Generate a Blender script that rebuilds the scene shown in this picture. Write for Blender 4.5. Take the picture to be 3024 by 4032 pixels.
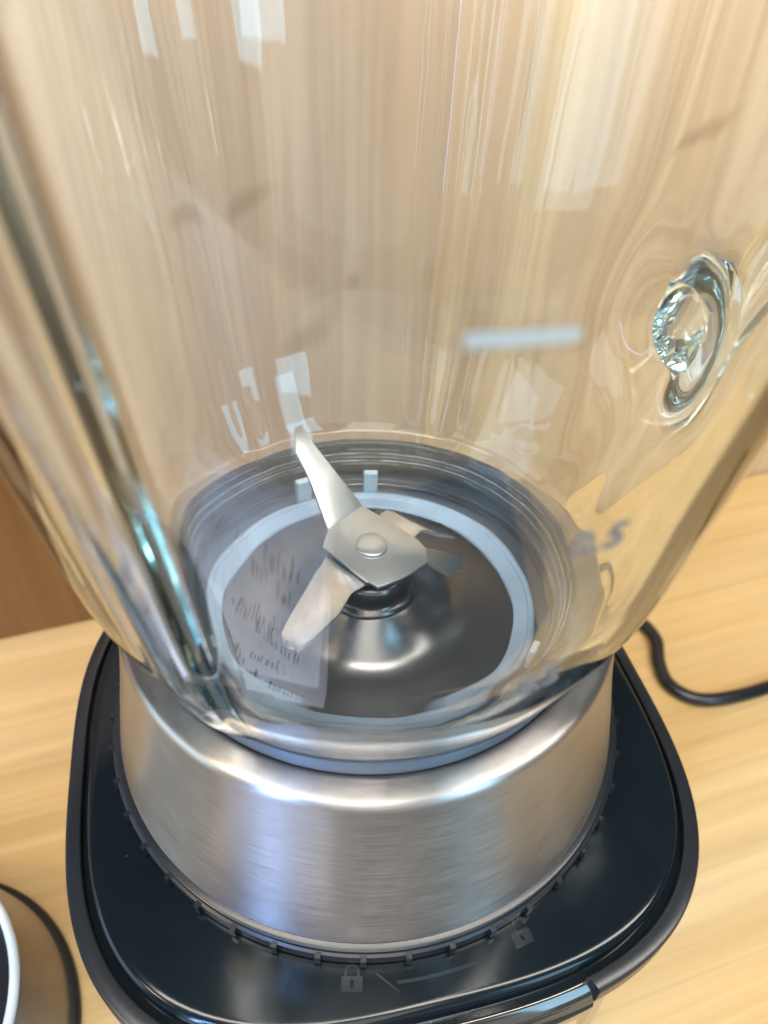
import bpy, math, random
from mathutils import Vector, Matrix
from math import sin, cos, pi, radians as R
random.seed(4)
S = 0.01                                   # everything below is written in centimetres
sc = bpy.context.scene
for o in list(bpy.data.objects): bpy.data.objects.remove(o)
C = sc.collection

# ------------------------------------------------------------------ camera
cam = bpy.data.cameras.new('camera'); co = bpy.data.objects.new('camera', cam); C.objects.link(co)
p, roll = R(42.6), R(2.15)
fw = Vector((0, cos(p), -sin(p))); up = Vector((0, sin(p), cos(p))); rt = Vector((1, 0, 0))
# image rolled: picture axes seen in the camera plane
rt2 = rt*cos(roll) + up*sin(roll); up2 = -rt*sin(roll) + up*cos(roll)
M = Matrix((rt2, up2, -fw)).transposed().to_4x4(); M.translation = Vector((.29, -12.47, 18.55))*S
co.matrix_world = M
cam.sensor_fit = 'HORIZONTAL'; cam.sensor_width = 36; cam.lens = 36.02
cam.clip_start = .002; cam.clip_end = 50
cam.dof.use_dof = True; cam.dof.focus_distance = .175; cam.dof.aperture_fstop = 17
sc.camera = co

# ------------------------------------------------------------------ room light
w = bpy.data.worlds.new('World'); sc.world = w; w.use_nodes = True
bg = w.node_tree.nodes['Background']; bg.inputs['Color'].default_value = (.60, .62, .66, 1); bg.inputs['Strength'].default_value = .20
def area(name, loc, target, sx, sy, power, col):
    l = bpy.data.lights.new(name, 'AREA'); l.shape = 'RECTANGLE'; l.size = sx*S; l.size_y = sy*S; l.energy = power; l.color = col
    o = bpy.data.objects.new(name, l); C.objects.link(o); o.location = Vector(loc)*S
    o.rotation_euler = (Vector(target)-Vector(loc)).to_track_quat('-Z', 'Y').to_euler(); return o
area('wall_fill', (12, -8, 42), (10, 17, 24), 70, 7, 3.4, (1, .95, .87))  # added lamp above the blender to brighten the wall, no shelf there
area('ceiling_panel', (0, -105, 150), (0, 0, 0), 80, 140, 13, (1, .95, .88))
area('room_fill', (0, -210, 45), (0, 0, 20), 300, 150, 9.5, (.86, .93, 1))  # added soft fill behind the camera, gives the glass a pale veil
area('cool_window', (66, -80, 55), (0, 0, 10), 26, 90, 4.8, (.38, .74, 1))
area('cool_tube', (-52, -94, 55), (0, 0, 10), 3.5, 120, 13, (.24, .46, 1))
area('side_fill', (-125, -45, 38), (0, 0, 5), 90, 90, 6.5, (.66, .86, 1))  # added cool fill at the left, whitens the jar's left ribs
area('warm_lamp', (-80, -50, 110), (0, 0, 0), 14, 14, 3.0, (1, .76, .45))
sc.view_settings.view_transform = 'Standard'; sc.view_settings.look = 'None'
sc.view_settings.exposure = .27; sc.view_settings.gamma = 1
sc.render.engine = 'CYCLES'; cy = sc.cycles
cy.max_bounces = 28; cy.transmission_bounces = 24; cy.glossy_bounces = 12; cy.diffuse_bounces = 4
cy.caustics_reflective = True; cy.caustics_refractive = True; cy.blur_glossy = .4; cy.sample_clamp_indirect = 6
cy.use_denoising = True

# ------------------------------------------------------------------ materials
def mat(name):
    m = bpy.data.materials.new(name); m.use_nodes = True
    return m, m.node_tree.nodes, m.node_tree.links, m.node_tree.nodes['Principled BSDF']
def ramp(n, stops):
    r_ = n.new('ShaderNodeValToRGB'); e = r_.color_ramp.elements
    e[0].position, e[0].color = stops[0][0], (*stops[0][1], 1); e[1].position, e[1].color = stops[-1][0], (*stops[-1][1], 1)
    for pos, c in stops[1:-1]: x = e.new(pos); x.color = (*c, 1)
    return r_
def coords(n, l, scale, kind='Object', rot=(0, 0, 0)):
    t = n.new('ShaderNodeTexCoord'); m = n.new('ShaderNodeMapping'); m.inputs['Scale'].default_value = scale; m.inputs['Rotation'].default_value = rot
    l.new(t.outputs[kind], m.inputs['Vector']); return m
def noise(n, l, vec, scale, detail=4, rough=.55, dist=0):
    x = n.new('ShaderNodeTexNoise'); x.inputs['Scale'].default_value = scale; x.inputs['Detail'].default_value = detail
    x.inputs['Roughness'].default_value = rough; x.inputs['Distortion'].default_value = dist; l.new(vec.outputs[0], x.inputs['Vector']); return x
def mix(n, l, a, b, fac, mode='MIX'):
    x = n.new('ShaderNodeMix'); x.data_type = 'RGBA'; x.blend_type = mode
    if isinstance(fac, float): x.inputs[0].default_value = fac
    else: l.new(fac, x.inputs[0])
    for i, v in ((6, a), (7, b)):
        if isinstance(v, tuple): x.inputs[i].default_value = (*v, 1)
        else: l.new(v, x.inputs[i])
    return x.outputs[2]
def bump(n, l, src, bs, strength, dist=.0002):
    b = n.new('ShaderNodeBump'); b.inputs['Strength'].default_value = strength; b.inputs['Distance'].default_value = dist
    l.new(src, b.inputs['Height']); l.new(b.outputs[0], bs.inputs['Normal']); return b

def wood(name, axis, dark, mid, light, rough, broad=18, fine=160, knots=()):
    """grain runs along `axis` of the object"""
    m, n, l, bs = mat(name)
    st = [1, 1, 1]; st[axis] = .045; st2 = [1, 1, 1]; st2[axis] = .02
    a = noise(n, l, coords(n, l, tuple(st)), broad, 5, .6, .6)
    b = noise(n, l, coords(n, l, tuple(st2)), fine, 6, .7, .2)
    c = noise(n, l, coords(n, l, (1, 1, 1)), 4, 3, .5)
    r1 = ramp(n, [(.3, dark), (.5, mid), (.68, light)]); l.new(a.outputs[0], r1.inputs[0])
    r2 = ramp(n, [(.35, (.52, .47, .41)), (.6, (1, 1, 1))]); l.new(b.outputs[0], r2.inputs[0])
    r3 = ramp(n, [(.3, (.86, .84, .8)), (.7, (1.0, 1.0, 1.0))]); l.new(c.outputs[0], r3.inputs[0])
    col = mix(n, l, r1.outputs[0], r2.outputs[0], .42, 'MULTIPLY'); col = mix(n, l, col, r3.outputs[0], .7, 'MULTIPLY')
    for (kx, ky, kz, sx, sy, sz, k) in knots:          # knots in the board
        t = n.new('ShaderNodeTexCoord'); mp = n.new('ShaderNodeMapping'); mp.vector_type = 'TEXTURE'
        mp.inputs['Location'].default_value = (kx*S, ky*S, kz*S); mp.inputs['Scale'].default_value = (sx*S, sy*S, sz*S)
        mp.inputs['Rotation'].default_value = (0, k, 0)
        l.new(t.outputs['Object'], mp.inputs['Vector'])
        g = n.new('ShaderNodeTexGradient'); g.gradient_type = 'SPHERICAL'; l.new(mp.outputs[0], g.inputs[0])
        rr = ramp(n, [(0, (0, 0, 0)), (.7, (.5, .5, .5))]); l.new(g.outputs[0], rr.inputs[0])
        col = mix(n, l, col, (dark[0]*.6, dark[1]*.52, dark[2]*.42), rr.outputs[0])
    l.new(col, bs.inputs['Base Color']); bs.inputs['Roughness'].default_value = rough
    bump(n, l, b.outputs[0], bs, .15, .0003)
    return m
M_table = wood('pale_table_wood', 0, (.56, .34, .12), (.70, .46, .19), (.80, .56, .27), .42, 16, 120)
M_wall = wood('wall_wood', 2, (.44, .28, .155), (.56, .385, .225), (.66, .485, .295), .42, 15, 150,
    knots=((-.3, 0, 8.5, 1.9, 3, .5, -.3), (2.2, 0, 3.3, 1.6, 3, .7, -.6), (3.97, 0, 5.15, .35, 3, .5, 0), (18.6, 0, 9.3, 1.8, 3, .4, -.7)))

def steel(name, base, rough, aniso=.75, lines=(0, 0, 1), scr=1.0):
    m, n, l, bs = mat(name); bs.inputs['Metallic'].default_value = 1
    t = n.new('ShaderNodeTexCoord')
    # brushing runs round the part: noise over (height, small angle)
    s = n.new('ShaderNodeSeparateXYZ'); l.new(t.outputs['Object'], s.inputs[0])
    at = n.new('ShaderNodeMath'); at.operation = 'ARCTAN2'; l.new(s.outputs[1], at.inputs[0]); l.new(s.outputs[0], at.inputs[1])
    c = n.new('ShaderNodeCombineXYZ'); l.new(at.outputs[0], c.inputs[0]); l.new(s.outputs[2], c.inputs[2])
    mp = n.new('ShaderNodeMapping'); mp.inputs['Scale'].default_value = (5, 1, 2600); l.new(c.outputs[0], mp.inputs[0])
    ns = noise(n, l, mp, 1, 5, .7)
    mp2 = coords(n, l, (1, 1, 1)); n2 = noise(n, l, mp2, 55, 5, .6)
    cr = ramp(n, [(.3, tuple(v*.68 for v in base)), (.7, base)]); l.new(ns.outputs[0], cr.inputs[0])
    cr2 = ramp(n, [(.3, (.86, .86, .86)), (.6, (1, 1, 1))]); l.new(n2.outputs[0], cr2.inputs[0])
    l.new(mix(n, l, cr.outputs[0], cr2.outputs[0], .6, 'MULTIPLY'), bs.inputs['Base Color'])
    rr = n.new('ShaderNodeMapRange'); rr.inputs[3].default_value = rough*.8; rr.inputs[4].default_value = rough*1.25
    l.new(ns.outputs[0], rr.inputs[0])
    sm = noise(n, l, mp2, 28, 3, .55, 1.2); smr = n.new('ShaderNodeMapRange'); smr.inputs[1].default_value = .55; smr.inputs[2].default_value = .68; smr.inputs[4].default_value = .022
    l.new(sm.outputs[0], smr.inputs[0]); ad = n.new('ShaderNodeMath'); l.new(rr.outputs[0], ad.inputs[0]); l.new(smr.outputs[0], ad.inputs[1]); l.new(ad.outputs[0], bs.inputs['Roughness'])
    bump(n, l, ns.outputs[0], bs, .22*scr, .0001)
    if aniso:
        bs.inputs['Anisotropic'].default_value = aniso; bs.inputs['Anisotropic Rotation'].default_value = .25
        tg = n.new('ShaderNodeTangent'); tg.direction_type = 'RADIAL'; tg.axis = 'Z'; l.new(tg.outputs[0], bs.inputs['Tangent'])
    return m
M_collar = steel('brushed_steel', (.52, .49, .465), .33, .88)
M_body = steel('satin_steel_body', (.62, .60, .57), .22, .5)
def plain_steel(name, base, rough, b=.1):
    m, n, l, bs = mat(name); bs.inputs['Metallic'].default_value = 1; bs.inputs['Roughness'].default_value = rough
    x = noise(n, l, coords(n, l, (1, 1, 1)), 260, 4, .6); y = noise(n, l, coords(n, l, (1, 1, 1)), 60, 3, .6)
    r_ = ramp(n, [(.3, tuple(v*.86 for v in base)), (.7, base)]); l.new(y.outputs[0], r_.inputs[0]); l.new(r_.outputs[0], bs.inputs['Base Color'])
    bump(n, l, x.outputs[0], bs, b, .0001); return m
M_blade = plain_steel('blade_steel', (.62, .61, .61), .24, .3)
M_bladeflat = plain_steel('satin_blade_plate', (.50, .51, .50), .36, .1)
M_floor = plain_steel('polished_floor_steel', (.20, .195, .19), .26, .01)
M_hub = plain_steel('dark_hub_steel', (.16, .15, .14), .25, .01)
def plastic(name, col, rough, coat=0, sp=.5, spk=0):
    m, n, l, bs = mat(name)
    x = noise(n, l, coords(n, l, (1, 1, 1)), 500, 3, .6); y = noise(n, l, coords(n, l, (1, 1, 1)), 35, 5, .65)
    r_ = ramp(n, [(.35, tuple(v*.8 for v in col)), (.7, tuple(v*1.15 for v in col))]); l.new(y.outputs[0], r_.inputs[0]); cc = r_.outputs[0]
    if spk:                                             # specks of dust
        d = noise(n, l, coords(n, l, (1, 1, 1)), 900, 1, .5); r2 = ramp(n, [(.81, (0, 0, 0)), (.84, (.6, .6, .6))]); l.new(d.outputs[0], r2.inputs[0])
        cc = mix(n, l, cc, (.12, .13, .13), r2.outputs[0])
    l.new(cc, bs.inputs['Base Color'])
    mr = n.new('ShaderNodeMapRange'); mr.inputs[3].default_value = rough*.92; mr.inputs[4].default_value = rough*1.1
    l.new(y.outputs[0], mr.inputs[0]); l.new(mr.outputs[0], bs.inputs['Roughness'])
    bs.inputs['Coat Weight'].default_value = coat; bs.inputs['Coat Roughness'].default_value = .08
    bs.inputs['Specular IOR Level'].default_value = sp
    bump(n, l, x.outputs[0], bs, .03, .0001); return m
M_deck = plastic('glossy_black_plastic', (.004, .008, .010), .13, 0, .32, 1)
M_black = plastic('black_plastic', (.012, .014, .016), .26)
M_liner = plastic('slate_collar_liner', (.075, .088, .105), .35)
M_shade_mat = plastic('shade_mat', (.02, .019, .018), .6)
M_rubber = plastic('black_rubber', (.012, .011, .010), .5)
M_cord = plastic('black_cord_pvc', (.008, .010, .013), .25)
M_white = plastic('frosty_white_plastic', (.70, .74, .72), .3)
M_gasket = plastic('pale_blue_silicone', (.30, .39, .48), .22)
M_clip = plastic('pale_tab_plastic', (.40, .52, .58), .35)
M_panel = plastic('smoky_panel', (.035, .028, .018), .12, 1)
M_emb = plastic('embossed_grey', (.012, .014, .015), .17)
def glass(name, col, rough, ior=1.5, vol=0):
    m, n, l, bs = mat(name); bs.inputs['Base Color'].default_value = (*col, 1); bs.inputs['Roughness'].default_value = rough
    bs.inputs['IOR'].default_value = ior; bs.inputs['Transmission Weight'].default_value = 1
    x = noise(n, l, coords(n, l, (1, 1, .3)), 60, 2, .5); bump(n, l, x.outputs[0], bs, .10, .0012)
    if vol:
        va = n.new('ShaderNodeVolumeAbsorption'); va.inputs['Color'].default_value = (.55, .93, .97, 1); va.inputs['Density'].default_value = vol
        l.new(va.outputs[0], n['Material Output'].inputs['Volume'])
    return m
M_glass = glass('clear_glass', (.985, .995, .995), 0, 1.5, 7)
M_emboss = glass('embossed_glass', (.34, .32, .30), .15, 1.25)
M_emboss.node_tree.nodes['Principled BSDF'].inputs['Transmission Weight'].default_value = .6
M_frost = glass('frosted_glass_mark', (.80, .94, .98), .45, 1.25); M_frost.node_tree.nodes['Principled BSDF'].inputs['Transmission Weight'].default_value = .8

# ------------------------------------------------------------------ mesh helpers
def mesh_obj(name, verts, faces, m, parent=None, smooth=True, angle=35, scale=S):
    me = bpy.data.meshes.new(name); me.from_pydata([tuple(c*scale for c in v) for v in verts], [], faces); me.update()
    me.materials.append(m); o = bpy.data.objects.new(name, me); C.objects.link(o)
    import bmesh
    b = bmesh.new(); b.from_mesh(me); bmesh.ops.recalc_face_normals(b, faces=b.faces)
    if smooth:
        for f_ in b.faces: f_.smooth = True
        lim = R(angle)
        for e in b.edges:
            if len(e.link_faces) == 2 and e.calc_face_angle(0) > lim: e.smooth = False
    b.to_mesh(me); b.free()
    if parent: o.parent = parent
    return o
def empty(name, label, cat, loc=(0, 0, 0), group=None):
    o = bpy.data.objects.new(name, None); C.objects.link(o); o.location = Vector(loc)*S; o.empty_display_size = .01
    o['label'] = label; o['category'] = cat
    if group: o['group'] = group
    return o
def smooth_profile(pts, k=3):
    """Catmull-Rom through (r, z) points"""
    out = []
    for i in range(len(pts)-1):
        p0 = pts[max(i-1, 0)]; p1 = pts[i]; p2 = pts[i+1]; p3 = pts[min(i+2, len(pts)-1)]
        for j in range(k):
            t = j/k
            out.append(tuple(.5*((2*b)+(-a+c_)*t+(2*a-5*b+4*c_-d)*t*t+(-a+3*b-3*c_+d)*t**3) for a, b, c_, d in zip(p0, p1, p2, p3)))
    out.append(pts[-1]); return out
def lathe(prof, n=128, closed=False, fn=None, cx=0, cy=0):
    v = []; f = []
    for r_, z in prof:
        for i in range(n):
            a = 2*pi*i/n; rr = r_+(fn(a, z) if fn else 0); v.append((cx+rr*cos(a), cy+rr*sin(a), z))
    m_ = len(prof)
    for j in range(m_ if closed else m_-1):
        k = (j+1) % m_
        for i in range(n): i2 = (i+1) % n; f.append((j*n+i, j*n+i2, k*n+i2, k*n+i))
    return v, f
def sup(a, s=1.0):
    """point of the base outline (rounded square) in direction a, scaled by s"""
    ax, ay, n_, th = 8.12, 7.82, 3.0, .243
    x, y = cos(a), sin(a); k = (abs(x/ax)**n_+abs(y/ay)**n_)**(-1/n_)*s
    x *= k; y *= k
    return (.19+x*cos(th)-y*sin(th), -.56+x*sin(th)+y*cos(th))
def sup_band(prof, a0=0, a1=2*pi, n=180, closed_prof=False, cap=True):
    """prof: list of (offset scale, z) swept round the outline"""
    full = abs(a1-a0-2*pi) < 1e-6; v = []; f = []; cols = n if full else n+1
    for s, z in prof:
        for i in range(cols):
            a = a0+(a1-a0)*i/n; x, y = sup(a, s); v.append((x, y, z))
    m_ = len(prof)
    for j in range(m_ if closed_prof else m_-1):
        k = (j+1) % m_
        for i in range(n): i2 = (i+1) % cols; f.append((j*cols+i, j*cols+i2, k*cols+i2, k*cols+i))
    if not full and closed_prof and cap: f.append([j*cols for j in range(m_)]); f.append([j*cols+n for j in reversed(range(m_))])
    return v, f
def tube(path, rad, n=16, k=8, cap=True):
    pts = [Vector(q) for q in smooth_profile(path, k)]
    rads = rad if callable(rad) else (lambda t: rad)
    v = []; f = []; N = len(pts); ref = Vector((0, 0, 1))
    for i, q in enumerate(pts):
        d = (pts[min(i+1, N-1)]-pts[max(i-1, 0)]).normalized()
        s_ = d.cross(ref)
        if s_.length < .1: s_ = d.cross(Vector((0, 1, 0)))
        s_.normalize(); u_ = s_.cross(d)
        rr = rads(i/(N-1)); rx, ry = rr if isinstance(rr, tuple) else (rr, rr)
        for j in range(n):
            a = 2*pi*j/n; v.append(tuple(q+s_*cos(a)*rx+u_*sin(a)*ry))
    for i in range(N-1):
        for j in range(n): j2 = (j+1) % n; f.append((i*n+j, i*n+j2, (i+1)*n+j2, (i+1)*n+j))
    if cap: f.append(list(range(n))[::-1]); f.append([(N-1)*n+j for j in range(n)])
    return v, f
def box(x0, x1, y0, y1, z0, z1):
    v = [(x, y, z) for z in (z0, z1) for y in (y0, y1) for x in (x0, x1)]
    return v, [(0, 2, 3, 1), (4, 5, 7, 6), (0, 1, 5, 4), (2, 6, 7, 3), (0, 4, 6, 2), (1, 3, 7, 5)]
def prism(poly, z0, z1):
    n = len(poly); v = [(x, y, z0) for x, y in poly]+[(x, y, z1) for x, y in poly]
    return v, [list(range(n))[::-1], list(range(n, 2*n))]+[(i, (i+1) % n, n+(i+1) % n, n+i) for i in range(n)]
def join(parts):
    v = []; f = []
    for a, b in parts: k = len(v); v += a; f += [[i+k for i in q] for q in b]
    return v, f
def bevel(o, w_, seg=2, ang=30):
    b = o.modifiers.new('bevel', 'BEVEL'); b.width = w_*S; b.segments = seg; b.limit_method = 'ANGLE'; b.angle_limit = R(ang)

# ------------------------------------------------------------------ the setting
TZ = -10.0
WA = R(19.5)                                   # the wall stands oblique to the view
table = mesh_obj('table_top', *box(-90, 90, -34, 14.4, -3, 0), M_table, None, False); table.location = Vector((0, 0, TZ))*S; table.rotation_euler.z = WA
table['kind'] = 'structure'; bevel(table, .15)
wall = mesh_obj('wooden_wall', *box(-90, 90, 0, 2, -14, 20), M_wall, None, False)
wall.location = Vector((-14.45*sin(WA), 14.45*cos(WA), 0))*S; wall.rotation_euler.z = WA; wall['kind'] = 'structure'
M_dark = wood('brown_wall_wood', 2, (.15, .06, .014), (.22, .095, .022), (.28, .13, .035), .4, 15, 150)
db = mesh_obj('dark_wall_left', *box(-27, -8.4, -.3, -.002, -1, 0), M_dark, wall, False)  # darker brown over the left part of the wall
for v_ in db.data.vertices: v_.co.z = (20*S if v_.co.z > -.005 else -14*S)

# printed sheet, and an added dark mat for the shaded table front, lying on the table in front of the blender, below the picture, mirrored in the front glass
card = empty('printed_sheet', 'white printed sheet lying flat on the table in front, seen mirrored in the jar glass', 'paper', (0, 0, TZ))
M_paper = plastic('white_paper', (.74, .74, .78), .7); M_ink = plastic('black_ink', (.02, .02, .025), .5)
mesh_obj('paper', *box(-16, -3.0, -22, -8.3, .005, .03), M_paper, card, False)
ink = []
for row in range(3):
    y0 = -11.2-row*2.4; x = -13.5
    while x < -5:
        h = random.uniform(.35, .9); ink.append(box(x, x+random.uniform(.08, .2), y0-h, y0, .02, .045)); x += random.uniform(.22, .5) if random.random() < .85 else 1.2
mesh_obj('print', *join(ink), M_ink, card, False)
mt = mesh_obj('added_shade_mat', *prism([(x*1., y*1.) for x, y in ((-2.9, -9.6), (14, -9.6), (14, -24), (-2.9, -24))], 0, .3), M_shade_mat, None, False); bevel(mt, .1)
mt.location = Vector((0, 0, TZ+.004))*S; mt['label'] = 'added dark mat, unseen, in place of shade on the table front right of the printed sheet'; mt['category'] = 'mat'

# ------------------------------------------------------------------ motor base
base = empty('electric_blender', 'black and steel blender motor base standing on the pale wooden table under the glass jar', 'blender', (0, 0, TZ))
def bp_(o): o.location = Vector((0, 0, -TZ))*S; return o   # parts are written from the deck level
body = bp_(mesh_obj('housing', *sup_band([(.90, -.9), (.925, -1.0), (.93, -2), (.945, -5), (.97, -8.6), (.975, -9.6), (.95, -9.95), (.5, -9.95)]), M_body, base))
deck = bp_(mesh_obj('top_plate', *sup_band([(.3, .0), (.6, 0), (.90, 0), (.918, -.01), (.927, -.05), (.931, -.13), (.934, -.5), (.955, -.5)]), M_deck, base, angle=60))
PA0, PA1 = R(-53-13.9+1.5), R(-118-13.9)            # front panel sector (outline angles)
trim = bp_(mesh_obj('edge_trim', *sup_band([(.953, -.46), (.954, -.32), (.957, -.295), (.962, -.287), (.990, -.30), (.996, -.32), (.999, -.36), (1.0, -.42), (1.0, -1.0), (.95, -1.0)], PA0, PA1+2*pi, 220, True), M_black, base, angle=28))
panel = bp_(mesh_obj('front_panel', *sup_band([(.945, -.62), (.955, -.60), (.965, -.62), (.985, -.80), (.99, -.86), (.992, -.95), (.998, -1.0), (1.005, -1.3), (1.01, -3.2), (1.0, -3.3), (.93, -3.3)], PA1, PA0, 60, True), M_panel, base, angle=40))
# padlock symbols, arrow and line moulded into the deck
def sym(name, parts):
    o = bp_(mesh_obj(name, *join(parts), M_emb, base, False)); return o
def arc_band(cx, cy, r0, r1, a0, a1, n=14, z0=-.01, z1=.022):
    pl = [(cx+r1*cos(a0+(a1-a0)*i/n), cy+r1*sin(a0+(a1-a0)*i/n)) for i in range(n+1)]+[(cx+r0*cos(a1-(a1-a0)*i/n), cy+r0*sin(a1-(a1-a0)*i/n)) for i in range(n+1)]
    return prism(pl, z0, z1)
def padlock(cx, cy, rot, opened, k=1):
    ps = [box(-.30*k, -.05*k, -.24*k, .16*k, -.01, .02), box(.05*k, .30*k, -.24*k, .16*k, -.01, .02), box(-.05*k, .05*k, .07*k, .16*k, -.01, .02), box(-.05*k, .05*k, -.24*k, -.13*k, -.01, .02)]
    if opened: ps += [arc_band(.1*k, .30*k, .15*k, .21*k, -.3, pi+.1), box(-.11*k, -.05*k, .162*k, .3*k, -.01, .022)]
    else: ps += [arc_band(0, .26*k, .155*k, .215*k, 0, pi), box(-.215*k, -.155*k, .162*k, .258*k, -.01, .022), box(.155*k, .215*k, .162*k, .258*k, -.01, .022)]
    v, f = join(ps); c_, s_ = cos(rot), sin(rot)
    return [(cx+x*c_-y*s_, cy+x*s_+y*c_, z) for x, y, z in v], f
a = sym('lock_symbol', [padlock(-.02, -7.2, R(2), False, .76)])
a['label'] = 'closed padlock symbol moulded into the black top plate'
a = sym('unlock_symbol', [padlock(3.72, -6.15, R(26), True, .76)])
a['label'] = 'open padlock symbol moulded into the black top plate'
sym('direction_line', [arc_band(0, 0, 7.19, 7.26, R(-82.5), R(-68)), prism([(.48, -7.02), (.52, -7.0), (1.02, -7.32), (.98, -7.36)], -.01, .02)])
# power cord
cord = bp_(mesh_obj('power_cord', *tube([(5.5, 7.2, -8.6), (8, 9.2, -9.5), (10.6, 11.3, -9.7), (12.3, 11.5, -9.7), (13.15, 10.3, -9.7), (13.0, 8.9, -9.7), (13.15, 7.75, -9.7), (14.0, 7.05, -9.7), (15.3, 7.05, -9.7), (17.7, 7.8, -9.7), (22, 9.6, -9.7), (30, 12, -9.7)], .29, 16), M_cord, base))

# ------------------------------------------------------------------ jar assembly
jar = empty('blender_jar', 'clear ribbed glass blender jar with steel collar and four blades locked onto the black base', 'blender jar', (0, 0, .02))
collar = mesh_obj('collar', *lathe(smooth_profile([(6.50, .45), (6.58, .5), (6.60, .62), (6.49, 1.2), (6.32, 2.1), (6.12, 3.1), (5.96, 4.0), (5.86, 4.68), (5.83, 4.90), (5.77, 5.01), (5.66, 5.07), (5.40, 5.10), (5.26, 5.09), (5.18, 5.04), (5.15, 4.9), (5.15, 4.2)], 3), 192), M_collar, jar, angle=70)
ring = mesh_obj('locking_ring', *lathe([(6.3, .50), (6.70, .50), (6.76, .47), (6.78, .40), (6.84, .37), (6.84, .06), (6.55, .03), (6.2, .03)], 192), M_black, jar, angle=40)
rv, rf = box(6.80, 6.93, -.065, .065, .05, .40); rme = None
for i in range(44):
    a_ = 2*pi*i/44+.03
    if rme is None: o = mesh_obj('grip_ridge', rv, rf, M_black, ring, False); rme = o.data
    else: o = bpy.data.objects.new('grip_ridge', rme); C.objects.link(o); o.parent = ring
    o.rotation_euler.z = a_
liner = mesh_obj('collar_liner', *lathe([(5.17, 4.86), (5.12, 4.88), (5.12, 5.0), (5.05, 5.05), (5.11, 5.09), (5.04, 5.14), (5.10, 5.18), (5.03, 5.24), (5.08, 5.31), (5.02, 5.36), (4.95, 5.33), (4.93, 5.2), (4.92, 4.4), (4.86, 4.0), (4.7, 3.92), (4.3, 3.90), (3.9, 3.95), (3.7, 3.9), (3.5, 3.6)], 160), M_liner, jar)
gasket = mesh_obj('seal_ring', *lathe(smooth_profile([(3.40, 3.98), (3.42, 4.05), (3.50, 4.08), (3.74, 4.13), (3.80, 4.19), (3.90, 4.19), (3.97, 4.12), (3.98, 3.95)], 4), 128), M_gasket, jar)
for a_ in (92, 118, -25, -150):
    v, f = box(4.0, 4.2, -.19, .19, 3.95, 4.82); c_, s_ = cos(R(a_)), sin(R(a_))
    o = mesh_obj('retaining_tab', [(x*c_-y*s_, x*s_+y*c_, z) for x, y, z in v], f, M_clip, jar, False); bevel(o, .03)
floor_ = mesh_obj('jar_floor', *lathe(smooth_profile([(3.62, 3.98), (3.5, 4.0), (3.3, 4.0), (3.0, 4.0), (2.5, 4.02), (2.15, 4.07), (1.85, 4.17), (1.55, 4.36), (1.3, 4.56), (1.1, 4.72), (1.0, 4.79)], 4), 128), M_floor, jar, angle=60)
hub = mesh_obj('hub', *lathe(smooth_profile([(1.02, 4.66), (1.04, 4.80), (.98, 4.88), (.90, 4.94), (.87, 5.05), (.87, 5.3), (.83, 5.42), (.74, 5.50), (.5, 5.55), (.42, 5.6), (.41, 5.80), (.0001, 5.81)], 3), 96), M_hub, jar, angle=40)
# blades: polygons with folds, thickened
def sheet(name, pts, faces, th, m, parent, bw=.012):
    o = mesh_obj(name, pts, faces, m, parent, True, 20)
    s_ = o.modifiers.new('thickness', 'SOLIDIFY'); s_.thickness = th*S; s_.offset = 0
    bevel(o, bw, 2, 25); return o
# upper blade: flat plate, left arm bent up, right arm bent down
Z = 6.0
U = [(-1.05, -.06, Z), (-.97, .44, Z), (-.26, 1.33, Z), (1.04, .25, Z), (1.16, .06, Z), (1.19, -.38, Z), (.66, -.86, Z-.0), (.15, -1.13, Z),
     # bend strip and left arm
     (-1.02, .53, Z+.06), (-.33, 1.42, Z+.06),
     (-1.50, 1.54, 6.62), (-.86, 1.84, 6.62), (-1.84, 2.06, 7.06), (-1.92, 2.64, 7.34), (-1.78, 2.74, 7.38), (-1.50, 2.40, 7.12),
     # right arm
     (1.22, .12, Z-.06), (1.25, -.36, Z-.08), (1.72, .55, 5.35), (1.78, -.05, 5.30), (2.05, .72, 5.05), (2.12, .45, 5.0)]
ub = sheet('upper_blade', U, [(0, 1, 2, 3, 4, 5, 6, 7), (1, 8, 9, 2), (8, 10, 11, 9), (10, 12, 15, 11), (12, 13, 14, 15), (4, 16, 17, 5), (16, 18, 19, 17), (18, 20, 21, 19)], .10, M_bladeflat, jar)
Z = 5.84
Lw = [(-.95, -.15, Z), (-.08, -.93, Z), (1.10, .72, Z), (.28, 1.36, Z),
      (-1.08, -.50, Z), (-.34, -1.20, Z), (-1.14, -.60, Z+.04), (-.38, -1.28, Z+.04),
      (-1.38, -1.55, 6.0), (-.60, -1.98, 6.0), (-1.60, -2.60, 6.18), (-1.46, -2.98, 6.24), (-1.22, -3.06, 6.25), (-1.02, -2.78, 6.2),
      (1.22, .80, Z-.06), (.38, 1.46, Z-.06), (1.62, 1.10, 5.35), (.95, 1.70, 5.40), (1.95, 1.30, 5.1), (1.65, 1.75, 5.1)]
lb = sheet('lower_blade', Lw, [(0, 1, 2, 3), (0, 4, 5, 1), (4, 6, 7, 5), (6, 8, 9, 7), (8, 10, 13, 9), (10, 11, 12, 13), (3, 2, 14, 15), (15, 14, 16, 17), (17, 16, 18, 19)], .10, M_blade, jar)
rivet = mesh_obj('rivet', *lathe(smooth_profile([(.0001, 6.155), (.2, 6.15), (.31, 6.125), (.335, 6.09), (.335, 5.95)], 3), 48), M_bladeflat, jar)

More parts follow.
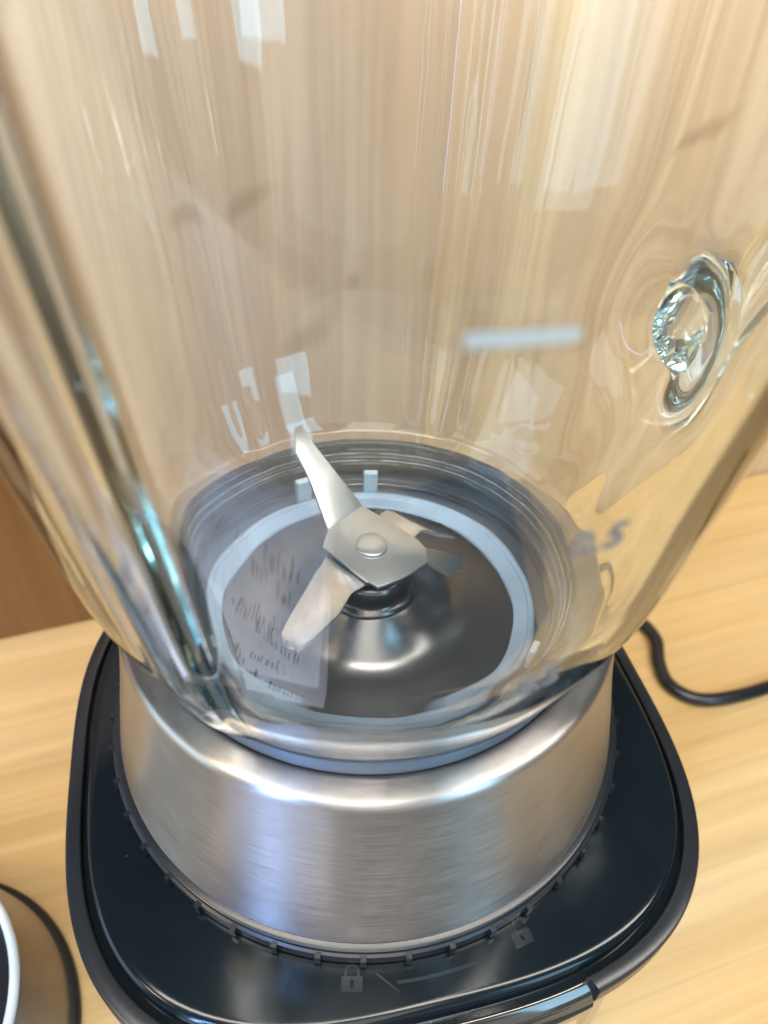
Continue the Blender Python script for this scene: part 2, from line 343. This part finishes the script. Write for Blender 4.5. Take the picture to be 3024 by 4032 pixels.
# glass: one closed body, ribs stand inwards at six azimuths
RIB = [R(a_) for a_ in (-117, -50, 10, 70, 130, 190)]
AMP = dict(zip(RIB, ((.28, .085), (.0, .14), (.08, .10), (.17, .09), (.20, .09), (.18, .09))))
def angd(a_, b_): return abs((a_-b_+pi) % (2*pi)-pi)
outer = [(4.36, 4.12), (4.48, 4.04), (4.66, 4.06), (4.76, 4.16), (4.78, 4.3), (4.78, 4.6), (4.84, 4.72), (4.79, 4.84), (4.86, 4.96), (4.80, 5.08), (4.86, 5.20), (4.86, 5.32), (5.08, 5.46), (5.26, 5.66), (5.44, 6.0), (5.83, 7.0), (6.15, 8.0), (6.36, 9.0), (6.50, 10), (6.75, 12), (7.0, 14), (7.4, 18), (7.8, 22), (7.95, 23.4), (8.0, 23.8)]
inner = [(7.9, 23.95), (7.7, 23.9), (7.6, 23.6), (7.42, 22), (7.02, 18), (6.60, 14), (6.33, 12), (6.06, 10), (5.90, 9.0), (5.68, 8.0), (5.36, 7.0), (4.98, 6.2), (4.68, 5.72), (4.52, 5.4), (4.44, 5.1), (4.38, 4.8), (4.34, 4.5), (4.32, 4.25)]
op = smooth_profile(outer, 4); ip = smooth_profile(inner, 4); NO = len(op)
NA = 540; gv = []; gf = []
prof = op+ip[0:]
for j, (r_, z) in enumerate(prof):
    inn = j >= NO
    for i in range(NA):
        a_ = 2*pi*i/NA; d = 0
        t = min(max((z-4.95)/1.6, 0), 1); t = t*t*(3-2*t)
        for rb in RIB:
            g = angd(a_, rb)
            if inn: d -= AMP[rb][0]*t*math.exp(-(g/AMP[rb][1])**2)
            else: d -= .035*t*math.exp(-(g/.16)**2)
        if inn: d += t*(.03*cos(6*a_)+(1-math.exp(-(angd(a_, R(-90))/.75)**4))*(.007*cos(17*a_+1+.1*z)+.0025*cos(31*a_+2-.15*z)))
        elif z < 4.9: d += 0
        if not inn:
            d += 1.0*math.exp(-((angd(a_, R(18))*6.5)**2+(z-10.45)**2)/1.9)
            d += .16*t*math.exp(-(angd(a_, RIB[0])/.06)**2)
        rr = r_+d; gv.append((rr*cos(a_), rr*sin(a_), z))
NP = len(prof)
for j in range(NP):
    k = (j+1) % NP
    for i in range(NA): i2 = (i+1) % NA; gf.append((j*NA+i, j*NA+i2, k*NA+i2, k*NA+i))
gb = mesh_obj('glass_body', gv, gf, M_glass, jar, angle=80)
# handle, only its lower root and outer limb come into view
ha = R(18)
def hp(r_, z): return (r_*cos(ha), r_*sin(ha), z)
hd = mesh_obj('handle', *tube([hp(6.33, 10.35), hp(6.9, 10.45), hp(7.6, 10.7), hp(8.4, 11.25), hp(9.3, 12.3), hp(10.3, 13.8), hp(11.0, 15.8), hp(11.3, 18), hp(11.0, 20.4), hp(9.8, 22), hp(7.9, 22.6)],
    lambda t: (.92+.5*t, .72+.4*t), 48, 8), M_glass, jar)
bm_ = gb.modifiers.new('moulded', 'BOOLEAN'); bm_.operation = 'UNION'; bm_.solver = 'EXACT'; bm_.object = hd
dg = bpy.context.evaluated_depsgraph_get(); dg.update()
me_ = bpy.data.meshes.new_from_object(gb.evaluated_get(dg)); gb.modifiers.clear(); gb.data = me_      # jar and handle are one moulding
bpy.data.objects.remove(hd)
# marks
def wrap_text(name, s, size, az, z, r_of, slant, m, parent, depth=.05, proud=.012):
    cu = bpy.data.curves.new('mark', 'FONT'); cu.body = s; cu.size = size; cu.align_x = 'CENTER'; cu.align_y = 'CENTER'; cu.extrude = depth/2; cu.resolution_u = 4
    o = bpy.data.objects.new('mark', cu); C.objects.link(o); dg = bpy.context.evaluated_depsgraph_get(); dg.update()
    me = bpy.data.meshes.new_from_object(o.evaluated_get(dg)); bpy.data.objects.remove(o)
    vs = []
    for q in me.vertices:
        x, y, t = q.co; zz = z+y; rr = r_of(zz)+t+proud; aa = R(az)+(x+y*slant)/rr
        vs.append((rr*cos(aa), rr*sin(aa), zz))
    return mesh_obj(name, vs, [tuple(f_.vertices) for f_ in me.polygons], m, parent, False)
def ro(z):
    P_ = [(z_, r_) for r_, z_ in outer if z_ > 4.8]
    for (z0, r0), (z1, r1) in zip(P_, P_[1:]):
        if z0 <= z <= z1: return r0+(r1-r0)*(z-z0)/(z1-z0)
    return P_[-1][1]
n1 = wrap_text('volume_number', '0.5', .62, -66.5, 12.5, ro, 0, M_emboss, jar); n1['label'] = 'frosted 0.5 volume number on the front right of the jar'
n2 = wrap_text('volume_number', '0.5', .62, -65.5, 9.15, ro, 0, M_emboss, jar, .05, .015); n2['label'] = 'clear embossed 0.5 volume number low on the jar'
bv, bf = [], []
NB = 24
for i in range(NB+1):
    t = i/NB; a_ = R(-83)+R(7.8)*t
    for k in range(10):
        b_ = 2*pi*k/10; e_ = .068*min(1, math.sqrt(max(1-(max(t-.93, 0)/.07)**2, .02)))
        rr = ro(15.45)+.01+e_*.5*cos(b_); bv.append((rr*cos(a_), rr*sin(a_), 15.45+e_*sin(b_)))
for i in range(NB):
    for k in range(10): k2 = (k+1) % 10; bf.append((i*10+k, i*10+k2, (i+1)*10+k2, (i+1)*10+k))
bf.append(list(range(10))[::-1]); bf.append([NB*10+k for k in range(10)])
lm = mesh_obj('level_line', bv, bf, M_frost, jar); lm['label'] = 'frosted level line above the volume number'

# ------------------------------------------------------------------ second appliance, bottom left
ap = empty('small_appliance', 'round brushed steel appliance with white rim and black base ring at the left edge', 'appliance', (-14.1, -7.2, TZ))
mesh_obj('housing', *lathe(smooth_profile([(5.35, .30), (5.38, .5), (5.2, 1.6), (4.98, 2.8), (4.86, 3.5), (4.8, 3.75)], 3), 128), M_collar, ap)
mesh_obj('base_ring', *lathe(smooth_profile([(5.30, .42), (5.48, .40), (5.62, .30), (5.64, .15), (5.58, .01), (5.0, .01)], 3), 128), M_rubber, ap)
mesh_obj('top_rim', *lathe(smooth_profile([(4.80, 3.70), (4.83, 3.82), (4.79, 3.92), (4.70, 3.96), (4.60, 3.92), (4.56, 3.8), (4.56, 3.2)], 3), 128), M_white, ap)
mesh_obj('well', *lathe([(4.56, 3.6), (4.4, 3.3), (3.4, 3.2), (3.2, 2.9), (.001, 2.9)], 96), M_black, ap)
